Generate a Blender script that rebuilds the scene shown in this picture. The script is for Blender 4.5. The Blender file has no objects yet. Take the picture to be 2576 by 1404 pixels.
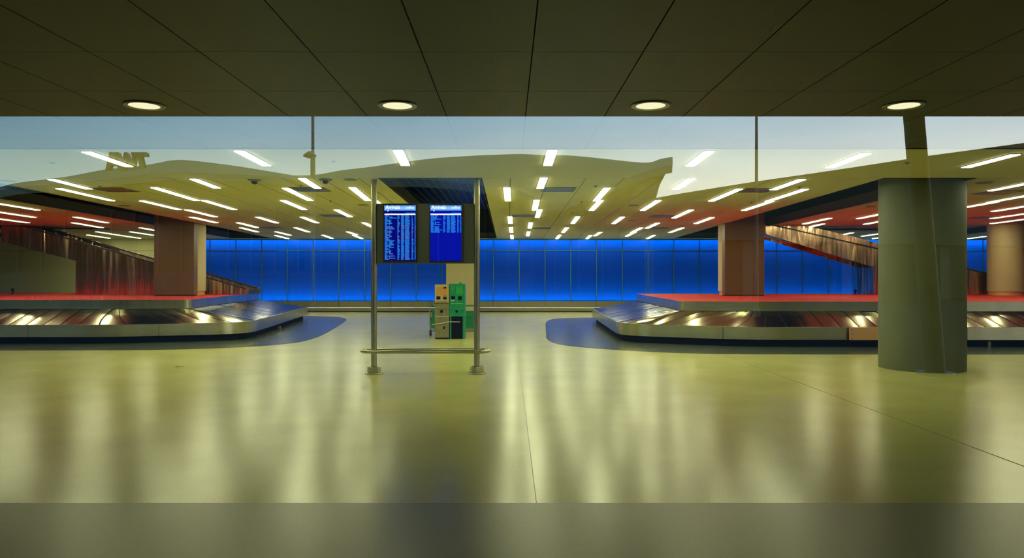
import bpy, math, random
from mathutils import Vector, Matrix
random.seed(7)
R = math.radians
scene = bpy.context.scene
COL = scene.collection

# ------------------------------------------------------------------ camera
EYE = 1.6
cam_data = bpy.data.cameras.new('camera')
cam = bpy.data.objects.new('camera', cam_data); COL.objects.link(cam)
cam.location = (0, 0, EYE); cam.rotation_euler = (R(90), 0, 0)
cam_data.sensor_width = 36; cam_data.lens = 36 * 1800 / 2576
cam_data.shift_x = 9 / 2576; cam_data.shift_y = -11 / 2576
cam_data.clip_end = 2000; cam_data.clip_start = 0.05
scene.camera = cam

# ------------------------------------------------------------------ view + sky
vs = scene.view_settings
vs.view_transform = 'Standard'; vs.look = 'None'; vs.gamma = 1; vs.exposure = 0.0
vs.use_curve_mapping = False
scene.display_settings.display_device = 'sRGB'
scene.cycles.max_bounces = 7
scene.cycles.diffuse_bounces = 4
scene.cycles.glossy_bounces = 4
scene.cycles.transparent_max_bounces = 12
scene.cycles.sample_clamp_indirect = 8
scene.cycles.caustics_reflective = False
scene.cycles.caustics_refractive = False

SKY = 1.72
world = bpy.data.worlds.new('dusk_sky'); scene.world = world; world.use_nodes = True
nt = world.node_tree; nt.nodes.clear()
def N(t, tree, **kw):
    n = tree.nodes.new(t)
    for k, v in kw.items(): setattr(n, k, v)
    return n
tc = N('ShaderNodeTexCoord', nt); sep = N('ShaderNodeSeparateXYZ', nt)
nt.links.new(tc.outputs['Generated'], sep.inputs[0])
az = N('ShaderNodeMapRange', nt); az.inputs[1].default_value = -0.62; az.inputs[2].default_value = 0.5
nt.links.new(sep.outputs['X'], az.inputs[0])
el = N('ShaderNodeMapRange', nt); el.inputs[1].default_value = 0.03; el.inputs[2].default_value = 0.30
el.interpolation_type = 'SMOOTHSTEP'
nt.links.new(sep.outputs['Z'], el.inputs[0])
def mixc(tree, fac, a, b):
    m = N('ShaderNodeMix', tree, data_type='RGBA')
    if hasattr(fac, 'links'): tree.links.new(fac, m.inputs[0])
    else: m.inputs[0].default_value = fac
    for v, i in ((a, 6), (b, 7)):
        if hasattr(v, 'links'): tree.links.new(v, m.inputs[i])
        else: m.inputs[i].default_value = (*v, 1)
    return m.outputs[2]
low = mixc(nt, az.outputs[0], (0.50, 0.74, 0.74), (1.70, 1.62, 1.30))
high = mixc(nt, az.outputs[0], (0.02, 0.32, 0.64), (0.50, 0.93, 1.28))
skyc = mixc(nt, el.outputs[0], low, high)
wn = N('ShaderNodeTexNoise', nt); wn.inputs['Scale'].default_value = 3.0; wn.inputs['Detail'].default_value = 4
mp = N('ShaderNodeMapping', nt); mp.inputs['Scale'].default_value = (1, 1, 4)
nt.links.new(tc.outputs['Generated'], mp.inputs[0]); nt.links.new(mp.outputs[0], wn.inputs['Vector'])
wr = N('ShaderNodeMapRange', nt); wr.inputs[1].default_value = .3; wr.inputs[2].default_value = .7; wr.inputs[3].default_value = .9; wr.inputs[4].default_value = 1.1
nt.links.new(wn.outputs[0], wr.inputs[0])
st = N('ShaderNodeMath', nt, operation='MULTIPLY'); st.inputs[1].default_value = SKY
nt.links.new(wr.outputs[0], st.inputs[0])
bg = N('ShaderNodeBackground', nt); nt.links.new(skyc, bg.inputs[0]); nt.links.new(st.outputs[0], bg.inputs[1])
wo = N('ShaderNodeOutputWorld', nt); nt.links.new(bg.outputs[0], wo.inputs[0])

STRIP_L = 27.0          # radiance of the ceiling strips
LAMP = (0.97, 0.98, 0.55)  # lamp colour
GLASS_R = 0.28         # share of light the window glass mirrors

# ------------------------------------------------------------------ materials
MATS = {}
def mat(name, col=(.5, .5, .5), rough=.5, metal=0.0, spec=.5, emit=None, estr=0.0, noise=None, bump=None, coat=0.0):
    """noise = (scale, amount, stretch xyz): colour mottling; bump = (scale, strength, stretch xyz)"""
    m = bpy.data.materials.new(name); m.use_nodes = True
    t = m.node_tree; b = t.nodes['Principled BSDF']
    b.inputs['Base Color'].default_value = (*col, 1); b.inputs['Roughness'].default_value = rough
    b.inputs['Metallic'].default_value = metal; b.inputs['Specular IOR Level'].default_value = spec
    b.inputs['Coat Weight'].default_value = coat
    if emit:
        b.inputs['Emission Color'].default_value = (*emit, 1); b.inputs['Emission Strength'].default_value = estr
    if noise or bump:
        g = N('ShaderNodeNewGeometry', t)
    if noise:
        mp = N('ShaderNodeMapping', t); mp.inputs['Scale'].default_value = noise[2] if len(noise) > 2 else (1, 1, 1)
        t.links.new(g.outputs['Position'], mp.inputs[0])
        n = N('ShaderNodeTexNoise', t); n.inputs['Scale'].default_value = noise[0]; n.inputs['Detail'].default_value = 5
        t.links.new(mp.outputs[0], n.inputs['Vector'])
        r = N('ShaderNodeMapRange', t); r.inputs[1].default_value = .3; r.inputs[2].default_value = .7
        r.inputs[3].default_value = 1 - noise[1]; r.inputs[4].default_value = 1 + noise[1]
        t.links.new(n.outputs[0], r.inputs[0])
        mu = N('ShaderNodeVectorMath', t, operation='SCALE'); mu.inputs[0].default_value = col
        t.links.new(r.outputs[0], mu.inputs['Scale']); t.links.new(mu.outputs[0], b.inputs['Base Color'])
    if bump:
        mp = N('ShaderNodeMapping', t); mp.inputs['Scale'].default_value = bump[2] if len(bump) > 2 else (1, 1, 1)
        t.links.new(g.outputs['Position'], mp.inputs[0])
        n = N('ShaderNodeTexNoise', t); n.inputs['Scale'].default_value = bump[0]; n.inputs['Detail'].default_value = 4
        t.links.new(mp.outputs[0], n.inputs['Vector'])
        bp = N('ShaderNodeBump', t); bp.inputs['Strength'].default_value = bump[1]; bp.inputs['Distance'].default_value = bump[3] if len(bump) > 3 else .02
        t.links.new(n.outputs[0], bp.inputs['Height']); t.links.new(bp.outputs[0], b.inputs['Normal'])
    MATS[name] = m
    return m

def emission(name, col, s):
    m = bpy.data.materials.new(name); m.use_nodes = True; t = m.node_tree; t.nodes.clear()
    e = N('ShaderNodeEmission', t); e.inputs[0].default_value = (*col, 1); e.inputs[1].default_value = s
    o = N('ShaderNodeOutputMaterial', t); t.links.new(e.outputs[0], o.inputs[0])
    MATS[name] = m
    return m

def terrazzo(name, col, rough, fleck):
    m = mat(name, col, rough, spec=.58, noise=(1.1, .07)); t = m.node_tree; b = t.nodes['Principled BSDF']
    src = b.inputs['Base Color'].links[0].from_socket
    g = N('ShaderNodeNewGeometry', t)
    v = N('ShaderNodeTexNoise', t); v.inputs['Scale'].default_value = 90; v.inputs['Detail'].default_value = 3; v.inputs['Roughness'].default_value = .7
    t.links.new(g.outputs['Position'], v.inputs['Vector'])
    r = N('ShaderNodeMapRange', t); r.inputs[1].default_value = .25; r.inputs[2].default_value = .75; r.inputs[3].default_value = 1 - fleck; r.inputs[4].default_value = 1 + fleck
    t.links.new(v.outputs[0], r.inputs[0])
    mu = N('ShaderNodeVectorMath', t, operation='SCALE'); t.links.new(src, mu.inputs[0]); t.links.new(r.outputs[0], mu.inputs['Scale'])
    t.links.new(mu.outputs[0], b.inputs['Base Color'])
    # slight polish variation
    w = N('ShaderNodeTexNoise', t); w.inputs['Scale'].default_value = .8; w.inputs['Detail'].default_value = 3
    t.links.new(g.outputs['Position'], w.inputs['Vector'])
    r2 = N('ShaderNodeMapRange', t); r2.inputs[3].default_value = rough - .008; r2.inputs[4].default_value = rough + .015
    t.links.new(w.outputs[0], r2.inputs[0]); t.links.new(r2.outputs[0], b.inputs['Roughness'])
    return m

terrazzo('floor', (.53, .53, .205), .228, .22)
terrazzo('floor_border', (.10, .122, .06), .33, .3)
terrazzo('floor_inset', (.075, .095, .085), .19, .2)
mat('ceiling', (.60, .56, .31), .7, noise=(.5, .04))
mat('plenum', (.012, .012, .014), .9)
mat('deck', (.010, .015, .34), .45)
mat('deck_rib', (.05, .30, .45), .5)
mat('lip', (.06, .062, .045), .6)
mat('wall', (.50, .48, .26), .65, noise=(.4, .04))
mat('wall_seam', (.22, .21, .10), .5)
mat('steel', (.52, .515, .38), .24, 1.0, bump=(3.0, .06, (1, 1, 30)), noise=(2.0, .12, (1, 1, .2)))
mat('slat', (.46, .43, .33), .18, 1.0)
mat('pipe', (.40, .39, .27), .3, 1.0)
mat('kick_steel', (.27, .245, .16), .42, 1.0, bump=(1.5, .12, (1, 1, .3)))
mat('clad', (.66, .44, .30), .2, 1.0, bump=(.6, 1.0, (1, 1, .10), .8))  # stainless; the reflected red deck is tinted into the base colour
mat('brass', (.85, .47, .20), .25, .3, bump=(2.0, .15, (1, 1, .2)))  # steel whose copper-orange reflection is painted as base colour
mat('black', (.004, .004, .004), .7, spec=.1)
mat('leaf', (.16, .13, .02), .6)
mat('rubber', (.015, .015, .017), .5)
mat('carpet_red', (.56, .012, .012), .75, noise=(6, .12), bump=(260, .3))
mat('column_cream', (.52, .45, .26), .6, noise=(.7, .05))
mat('column_grey', (.125, .14, .08), .55, noise=(1.3, .10), bump=(40, .05))
mat('board_brown', (.135, .085, .04), .4, noise=(.6, .06))
mat('panel_grey', (.12, .14, .115), .42, .3)
mat('bezel', (.008, .008, .01), .3)
mat('machine_grey', (.2, .19, .11), .45, noise=(8, .15))
mat('machine_tan', (.5, .37, .19), .45)
mat('machine_orange', (.58, .28, .035), .5)
mat('machine_green', (.0, .24, .11), .4, noise=(9, .25))
mat('machine_green_bright', (.01, .36, .06), .4)
mat('white_plastic', (.7, .7, .62), .4)
mat('mullion_teal', (.02, .20, .24), .4)
mat('dome_black', (.01, .01, .012), .1)
mat('vent', (.15, .145, .08), .5)
mat('vent_blade', (.20, .26, .36), .3, .6)  # blue of the reflected back wall is put into the blade colour
mat('speaker', (.22, .21, .12), .6)
mat('light_housing', (.25, .24, .15), .5)
mat('trim_ring', (.25, .24, .2), .3, .8)
emission('strip_lens', LAMP, STRIP_L)
emission('down_lens', (1.0, .95, .58), 1.35)
emission('cove_tube', (.85, 1, 1), 21.0)
mat('cove_back', (.45, .45, .45), .8)
# exterior
mat('canopy', (.018, .017, .014), .7)
mat('asphalt', (.018, .018, .02), .9, spec=0.0, noise=(2, .2))
mat('pavement', (.03, .03, .03), .9, spec=0.0, noise=(3, .15))
mat('concrete', (.095, .105, .085), .7, spec=.1, noise=(.2, .08))
mat('concrete_wing', (.03, .034, .028), .7, spec=.05, noise=(.2, .08))
mat('concrete_dark', (.03, .027, .02), .7)
mat('facade_glass', (.012, .014, .014), .4, spec=.1)
mat('sign', (.09, .075, .03), .5)
mat('lamp_metal', (.05, .055, .05), .5)
mat('railing_metal', (.012, .012, .014), .6, spec=.1)
mat('street_wall', (.05, .046, .05), .9, spec=0.0)
mat('exterior_column', (.05, .05, .042), .6)
# screens
emission('screen_blue', (.0, .004, .42), 1.15)
emission('screen_deep', (.0, .0, .22), 1.08)
emission('screen_header', (.10, .36, 1.0), 1.30)
emission('screen_header_light', (.30, .62, 1.0), 1.30)
emission('screen_white', (.95, 1, 1), 1.62)
emission('screen_text', (.02, .26, .95), 1.22)
emission('screen_red', (.30, .22, .45), 1.08)
emission('screen_green', (.03, .40, .42), 1.08)

# perforated soffit metal
def perforated():
    m = mat('soffit', (.052, .046, .020), .5, .0); t = m.node_tree; b = t.nodes['Principled BSDF']
    g = N('ShaderNodeNewGeometry', t); s = N('ShaderNodeSeparateXYZ', t); t.links.new(g.outputs['Position'], s.inputs[0])
    outs = []
    for ax in ('X', 'Y'):
        d = N('ShaderNodeMath', t, operation='DIVIDE'); d.inputs[1].default_value = .0135; t.links.new(s.outputs[ax], d.inputs[0])
        f = N('ShaderNodeMath', t, operation='FRACT'); t.links.new(d.outputs[0], f.inputs[0])
        u = N('ShaderNodeMath', t, operation='SUBTRACT'); u.inputs[1].default_value = .5; t.links.new(f.outputs[0], u.inputs[0])
        q = N('ShaderNodeMath', t, operation='MULTIPLY'); t.links.new(u.outputs[0], q.inputs[0]); t.links.new(u.outputs[0], q.inputs[1])
        outs.append(q.outputs[0])
    a = N('ShaderNodeMath', t, operation='ADD'); t.links.new(outs[0], a.inputs[0]); t.links.new(outs[1], a.inputs[1])
    lt = N('ShaderNodeMath', t, operation='LESS_THAN'); lt.inputs[1].default_value = .075; t.links.new(a.outputs[0], lt.inputs[0])
    c = mixc(t, lt.outputs[0], (.052, .052, .019), (.016, .016, .007))
    t.links.new(c, b.inputs['Base Color'])
perforated()

def blue_pane():
    m = bpy.data.materials.new('blue_glass'); m.use_nodes = True; t = m.node_tree; t.nodes.clear()
    tr = N('ShaderNodeBsdfTranslucent', t); tr.inputs[0].default_value = (.0, .34, .90, 1)
    gl = N('ShaderNodeBsdfPrincipled', t); gl.inputs['Base Color'].default_value = (.0, .06, .30, 1); gl.inputs['Roughness'].default_value = .25
    mx = N('ShaderNodeMixShader', t); mx.inputs[0].default_value = .15
    t.links.new(tr.outputs[0], mx.inputs[1]); t.links.new(gl.outputs[0], mx.inputs[2])
    o = N('ShaderNodeOutputMaterial', t); t.links.new(mx.outputs[0], o.inputs[0]); MATS['blue_glass'] = m
blue_pane()

def window_glass():
    m = bpy.data.materials.new('window_glass'); m.use_nodes = True; t = m.node_tree; t.nodes.clear()
    tr = N('ShaderNodeBsdfTransparent', t); tr.inputs[0].default_value = (.985, .99, .975, 1)
    gl = N('ShaderNodeBsdfGlossy', t); gl.inputs['Roughness'].default_value = 0.0; gl.inputs[0].default_value = (1, 1, 1, 1)
    mx = N('ShaderNodeMixShader', t); mx.inputs[0].default_value = GLASS_R
    t.links.new(tr.outputs[0], mx.inputs[1]); t.links.new(gl.outputs[0], mx.inputs[2])
    o = N('ShaderNodeOutputMaterial', t); t.links.new(mx.outputs[0], o.inputs[0]); MATS['window_glass'] = m
window_glass()

# ------------------------------------------------------------------ mesh helpers
class MB:
    def __init__(s): s.v = []; s.f = []
    def box(s, x0, x1, y0, y1, z0, z1):
        b = len(s.v)
        s.v += [(x0,y0,z0),(x1,y0,z0),(x1,y1,z0),(x0,y1,z0),(x0,y0,z1),(x1,y0,z1),(x1,y1,z1),(x0,y1,z1)]
        s.f += [tuple(b+i for i in q) for q in ((3,2,1,0),(4,5,6,7),(0,1,5,4),(1,2,6,5),(2,3,7,6),(3,0,4,7))]
        return s
    def quad(s, a, b, c, d):
        n = len(s.v); s.v += [a, b, c, d]; s.f.append((n, n+1, n+2, n+3)); return s
    def prism(s, poly, y0, y1):          # polygon in XZ swept along Y
        n = len(poly); b = len(s.v)
        s.v += [(x, y0, z) for x, z in poly] + [(x, y1, z) for x, z in poly]
        s.f += [tuple(b+i for i in range(n)), tuple(b+n+i for i in reversed(range(n)))]
        s.f += [(b+i, b+n+i, b+n+(i+1) % n, b+(i+1) % n) for i in range(n)]
        return s
    def lathe(s, prof, c, n=24, cap=True):      # profile of (r, z) round the vertical axis through c
        b = len(s.v)
        for r, z in prof:
            s.v += [(c[0]+r*math.cos(2*math.pi*i/n), c[1]+r*math.sin(2*math.pi*i/n), c[2]+z) for i in range(n)]
        for k in range(len(prof)-1):
            for i in range(n):
                j = (i+1) % n
                s.f.append((b+k*n+i, b+k*n+j, b+(k+1)*n+j, b+(k+1)*n+i))
        if cap:
            s.f.append(tuple(b+i for i in reversed(range(n)))); s.f.append(tuple(b+(len(prof)-1)*n+i for i in range(n)))
        return s
    def tube(s, pts, r, n=10, closed=False):
        pts = [Vector(p) for p in pts]; b = len(s.v); m = len(pts); rr = r if isinstance(r, (list, tuple)) else [r]*m
        for i, p in enumerate(pts):
            a = pts[i-1] if (i > 0 or closed) else p; c = pts[(i+1) % m] if (i < m-1 or closed) else p
            d = (c-a).normalized(); up = Vector((0, 0, 1)) if abs(d.z) < .95 else Vector((1, 0, 0))
            u = d.cross(up).normalized(); w = u.cross(d)
            s.v += [tuple(p + rr[i]*(math.cos(2*math.pi*k/n)*u + math.sin(2*math.pi*k/n)*w)) for k in range(n)]
        for i in range(m if closed else m-1):
            j = (i+1) % m
            for k in range(n):
                l = (k+1) % n
                s.f.append((b+i*n+k, b+i*n+l, b+j*n+l, b+j*n+k))
        if not closed:
            s.f.append(tuple(b+k for k in reversed(range(n)))); s.f.append(tuple(b+(m-1)*n+k for k in range(n)))
        return s
    def warp(s, fn): s.v = [fn(p) for p in s.v]; return s
    def mesh(s, name, m, smooth=False):
        me = bpy.data.meshes.new(name); me.from_pydata([tuple(p) for p in s.v], [], s.f)
        me.validate(); me.update()
        if m: me.materials.append(MATS[m])
        if smooth:
            for p in me.polygons: p.use_smooth = True
            if hasattr(me, 'set_sharp_from_angle'): me.set_sharp_from_angle(angle=R(35))
        return me
    def build(s, name, m, parent=None, smooth=False, bevel=0):
        org = Vector((0, 0, 0))
        q = parent
        while q is not None: org += q.location; q = q.parent
        if org.length: s.v = [tuple(Vector(p)-org) for p in s.v]
        o = bpy.data.objects.new(name, s.mesh(name, m, smooth)); COL.objects.link(o); o.parent = parent
        if bevel:
            bv = o.modifiers.new('bevel', 'BEVEL'); bv.width = bevel; bv.segments = 2; bv.limit_method = 'ANGLE'
        return o
def box(*a): return MB().box(*a)
def thing(name, label, cat, loc, group=None):
    o = bpy.data.objects.new(name, None); COL.objects.link(o); o.location = loc; o.empty_display_size = .2
    o['label'] = label; o['category'] = cat
    if group: o['group'] = group
    return o
def tag(o, label, cat, group=None):
    o['label'] = label; o['category'] = cat
    if group: o['group'] = group
    return o
def struct(o, label=None):
    o['kind'] = 'structure'
    if label: o['label'] = label
    return o
def text_mesh(name, body, size, m, parent, mw, extrude=0.0, fontscale=1.0, bold=0.0, slant=0.0):
    cu = bpy.data.curves.new(name, 'FONT'); cu.body = body; cu.size = size; cu.extrude = extrude; cu.offset = bold; cu.shear = slant
    cu.align_x = 'LEFT'; cu.align_y = 'BOTTOM'
    tmp = bpy.data.objects.new(name+'_curve', cu); COL.objects.link(tmp)
    bpy.context.view_layer.update()
    me = bpy.data.meshes.new_from_object(tmp.evaluated_get(bpy.context.evaluated_depsgraph_get()))
    bpy.data.objects.remove(tmp)
    me.name = name
    me.transform(Matrix.Diagonal((fontscale, 1, 1, 1)))
    me.transform(mw)
    me.materials.clear(); me.materials.append(MATS[m])
    o = bpy.data.objects.new(name, me); COL.objects.link(o); o.parent = parent
    return o

CEIL = EYE + 1.55     # main ceiling underside
SOF = EYE + 1.33      # lower soffit by the window
GY = 1.0              # window plane
BACK = 30.6           # blue wall plane
SOF_END = 7.58
DECK = 4.4
def W(x, y): return x * (1 + .009 * (y - 11.4))     # the ceiling grid fans out gently towards the back

# ------------------------------------------------------------------ floor
FX = 25
def joined(mb, name, m): return struct(mb.build(name, m))
fl = struct(box(-FX, FX, GY-.0, 31.2, -.12, 0).build('floor', 'floor'))
box(-FX, FX, GY, 5.0, 0, .004).build('border_strip', 'floor_border', fl)
def inset(pts):
    n = len(pts); m = MB()
    m.v = [(x, y, .006) for x, y in pts] + [(x, y, -.01) for x, y in pts]
    m.f = [tuple(range(n))] + [(i, n+i, n+(i+1) % n, (i+1) % n) for i in range(n)]
    me_o = m.build('inset_floor', 'floor_inset', fl)
    return me_o
def smooth_poly(pts, it=3):
    for _ in range(it):
        q = []
        for i in range(len(pts)):
            a, b = pts[i], pts[(i+1) % len(pts)]
            q += [(.75*a[0]+.25*b[0], .75*a[1]+.25*b[1]), (.25*a[0]+.75*b[0], .25*a[1]+.75*b[1])]
        pts = q
    return pts
inset(smooth_poly([(-24.5, 15.05), (-9.0, 15.05), (-6.6, 15.3), (-5.2, 16.2), (-4.75, 17.6), (-5.3, 22.5), (-5.85, 26.4), (-7.2, 27.6), (-10, 28.0), (-24.5, 28.0)][::-1], 2)[::-1])
inset(smooth_poly([(24.5, 14.3), (5.5, 14.3), (3.4, 14.5), (1.5, 15.7), (.9, 17.0), (1.05, 20), (1.3, 25.2), (2.0, 26.4), (4.5, 26.8), (24.5, 26.8)], 2)[::-1])
for (x, y0, y1) in ((.195, 5, 30.4), (4.3, 5, 14.2)):
    box(x, x+.003, y0, y1, 0, .0035).build('floor_joint', 'wall_seam', fl)

# ------------------------------------------------------------------ walls
wl = struct(box(-FX-.2, -FX, GY, 31.2, 0, DECK).build('wall_left', 'wall'))
wr_ = struct(box(FX, FX+.2, GY, 31.2, 0, DECK).build('wall_right', 'wall'))
wb = struct(box(-FX, FX, 31.1, 31.3, 0, DECK).build('wall_back', 'cove_back'))
# cream stretch of the back wall
BX0 = -14.3
box(-FX, BX0, BACK-.02, 31.1, 0, CEIL+.02).build('cream_wall_face', 'wall', wb)
box(-FX, BX0, BACK-.026, BACK-.02, 2.61, 2.63).build('seam', 'wall_seam', wb)
ap = box(-15.95, -15.1, BACK-.04, BACK-.02, 2.22, 2.6).build('access_panel', 'wall', wb)
for a in ((-15.97, -15.95, 2.2, 2.62), (-15.1, -15.08, 2.2, 2.62), (-15.97, -15.08, 2.2, 2.22)):
    box(a[0], a[1], BACK-.045, BACK-.02, a[2], a[3]).build('seam', 'wall_seam', wb)
# backlit blue glass wall: panes in front of a white cavity with a tube along the top and one along the bottom
PW = 1.1016
k = 0; x = BX0
xs = [BX0]
kk = math.ceil((BX0 + 8.35) / PW)
while -8.35 + kk*PW < FX:
    if -8.35 + kk*PW > BX0 + .05: xs.append(-8.35 + kk*PW)
    kk += 1
xs.append(FX)
Z0, ZS, Z1 = .46, 2.62, CEIL + .02
share = {}
for x0, x1 in zip(xs[:-1], xs[1:]):
    for z0, z1 in ((Z0, ZS), (ZS, Z1)):
        key = (round(x1-x0, 3), z0)
        if key not in share:
            share[key] = box(.012, x1-x0-.012, 0, .012, z0+.012, z1-.012).mesh('pane', 'blue_glass')
        o = bpy.data.objects.new('blue_pane', share[key]); COL.objects.link(o); o.location = (x0, BACK, 0); o.parent = wb
    box(x0-.014, x0+.014, BACK-.012, BACK+.03, Z0, Z1).build('mullion', 'mullion_teal', wb)
box(BX0, FX, BACK-.010, BACK+.03, ZS-.014, ZS+.014).build('transom', 'mullion_teal', wb)
box(BX0, FX, BACK-.03, BACK+.05, Z1-.09, Z1).build('head_rail', 'mullion_teal', wb)
box(BX0, FX, BACK-.012, BACK+.06, Z0-.02, Z0+.016).build('sill_rail', 'mullion_teal', wb)
for z in (Z0-.1, Z1-.05):
    MB().tube([(BX0+.2, BACK+.3, z), (FX-.2, BACK+.3, z)], .035, 8).build('light_tube', 'cove_tube', wb)
box(BX0-.02, BX0, BACK+.012, 31.1, 0, DECK).build('cavity_end', 'cove_back', wb)
box(BX0, FX, BACK+.02, 31.1, Z1, Z1+.03).build('cavity_lid', 'plenum', wb)
box(-FX, FX, BACK-.15, BACK-.11, CEIL+.05, DECK).build('plenum_lining', 'plenum', wb)
bb = struct(box(BX0, FX, BACK-.06, BACK+.02, .2, Z0).build('baseboard_back', 'kick_steel'))
box(BX0, FX, BACK-.10, BACK+.02, .03, .18).build('bumper_rail', 'kick_steel', bb, bevel=.02)
box(BX0, FX, BACK-.05, BACK+.02, 0, .03).build('base_gap', 'black', bb)
for x0 in xs[1:-1:2]:
    box(x0-.004, x0+.004, BACK-.064, BACK-.055, .2, Z0).build('base_joint', 'black', bb)

# ------------------------------------------------------------------ main ceiling (panels, slots, deck above)
SLOTS = [(-18.0, -16.5), (-10.0, -8.55), (-2.05, -.45), (6.0, 7.45), (13.75, 15.2)]   # in grid x
SY0, SY1 = 11.4, 30.2
HOLES = [(a, b, SY0, SY1) for a, b in SLOTS]
HOLES += [(-16.5, -13.7, 22.35, 23.45), (-16.5, -12.0, 23.45, 24.3), (7.45, 8.5, 22.35, 23.9), (7.45, 11.6, 23.9, 24.9)]
def rects(x0, x1, y0, y1):
    """the solid rectangles left of x0..x1 * y0..y1 when the holes are cut out"""
    ys = sorted({y0, y1} | {v for h in HOLES for v in h[2:] if y0 < v < y1 and h[0] < x1 and h[1] > x0})
    out = {}
    for a, b in zip(ys[:-1], ys[1:]):
        m = (a+b)/2; iv = [(x0, x1)]
        for h in HOLES:
            if h[2] < m < h[3]:
                n = []
                for p, q in iv:
                    if h[1] <= p or h[0] >= q: n.append((p, q)); continue
                    if h[0] > p + 1e-4: n.append((p, h[0]))
                    if h[1] < q - 1e-4: n.append((h[1], q))
                iv = n
        for s_ in iv:
            if s_ in out and abs(out[s_][-1][1]-a) < 1e-6: out[s_][-1][1] = b
            else: out.setdefault(s_, []).append([a, b])
    return [(s_[0], s_[1], r[0], r[1]) for s_, l in out.items() for r in l]
wfn = lambda p: (W(p[0], p[1]), p[1], p[2])
cb = MB()
for r in rects(-21.5, 21.5, 11.4, BACK+.02): cb.box(r[0], r[1], r[2], r[3], CEIL+.006, CEIL+.05)
cb.warp(wfn)
cb.box(-FX, FX, SOF_END-.02, 11.4, CEIL, CEIL+.05)
ceil = struct(cb.build('ceiling', 'lip'))
MB().box(-FX, FX, SOF_END, 11.39, CEIL-.012, CEIL).build('plain_field', 'ceiling', ceil)
SW = .605
for i in range(-36, 36):
    a, b = .03 + i*SW, .03 + (i+1)*SW
    if abs((a+b)/2) > 21.4: continue
    for y0, y1 in ((11.4, 18.95), (18.95, BACK)):
        if y0 < 15 and abs((a+b)/2) > 14: continue
        for r in rects(a, b, y0, y1):
            if r[1]-r[0] < .05: continue
            MB().box(r[0]+.007, r[1]-.007, r[2]+.004, r[3]-.004, CEIL-.012, CEIL+.006).warp(wfn).build('ceiling_panel', 'ceiling', ceil)
# outer field beyond the frame
for s_ in (-1, 1):
    x0, x1 = sorted((s_*14.3, s_*21.5))
    MB().box(x0, x1, 11.4, 18.94, CEIL-.012, CEIL+.004).warp(wfn).build('side_field', 'ceiling', ceil)
# upstands round each slot, ribbed deck overhead
for a, b, y0, y1 in HOLES:
    for m in (MB().box(a-.03, a, y0, y1, CEIL-.012, CEIL+.22), MB().box(b, b+.03, y0, y1, CEIL-.012, CEIL+.22),
              MB().box(a-.03, b+.03, y0-.03, y0, CEIL-.012, CEIL+.22), MB().box(a-.03, b+.03, y1, y1+.03, CEIL-.012, CEIL+.22)):
        if (b-a) > 1.7 or y1-y0 < 2: break
        m.warp(wfn).build('slot_upstand', 'lip', ceil)
dk = struct(box(-FX, FX, SOF_END, 31.2, DECK, DECK+.1).build('ceiling_deck', 'deck'))
for i in range(-12, 7):
    box(-1.5+i*.25, -1.5+i*.25+.022, 11.3, 30.3, DECK-.05, DECK).build('deck_rib', 'deck_rib', dk)
for a in SLOTS:
    pass
# dark linings that close the slots sideways
for a, b in SLOTS:
    for e, s_ in ((a-(2.5 if a == -2.05 else .5), -.02), (b+.5, .02)):
        MB().box(min(e, e+s_), max(e, e+s_), 11.2, 30.4, CEIL+.05, DECK).warp(wfn).build('slot_lining', 'plenum', ceil)
MB().box(-FX, FX, 11.1, 11.14, CEIL+.05, DECK).build('slot_lining', 'plenum', ceil)

# ------------------------------------------------------------------ soffit by the window
sb = MB().box(-FX, FX, GY, SOF_END-.02, SOF+.012, SOF+.06)
sb.box(-FX, FX, SOF_END-.06, SOF_END, SOF, CEIL+.02)
sof = struct(sb.build('ceiling_soffit', 'black'))
SP = .662
rowsY = [(GY+.05, 4.27), (4.27, 5.19), (5.19, 6.94), (6.94, SOF_END-.0)]
for i in range(-11, 11):
    a, b = .143 + i*SP, .143 + (i+1)*SP
    for y0, y1 in rowsY:
        box(a+.004, b-.004, y0+.003, y1-.003, SOF, SOF+.012).build('soffit_panel', 'soffit', sof)
for s_ in (-1, 1):
    x0, x1 = sorted((s_*7.5, s_*FX))
    box(x0, x1, GY+.05, SOF_END, SOF, SOF+.012).build('soffit_field', 'soffit', sof)

# ------------------------------------------------------------------ window glass and facade above it
win = struct(MB().quad((-3.2, GY, 0), (3.2, GY, 0), (3.2, GY, SOF+.03), (-3.2, GY, SOF+.03)).build('window_1', 'window_glass'))
for n_, s_ in ((2, -1), (3, 1)):
    x0, x1 = sorted((s_*3.26, s_*FX))
    struct(MB().quad((x0, GY, 0), (x1, GY, 0), (x1, GY, SOF+.03), (x0, GY, SOF+.03)).build('window_%d' % n_, 'window_glass'))
    struct(box(min(s_*3.2, s_*3.26), max(s_*3.2, s_*3.26), GY-.06, GY+.06, 0, SOF).build('trim_%d' % n_, 'pipe'))
struct(box(-FX, FX, GY-.15, GY+.02, SOF+.02, 5.1).build('wall_front', 'canopy'))

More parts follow.
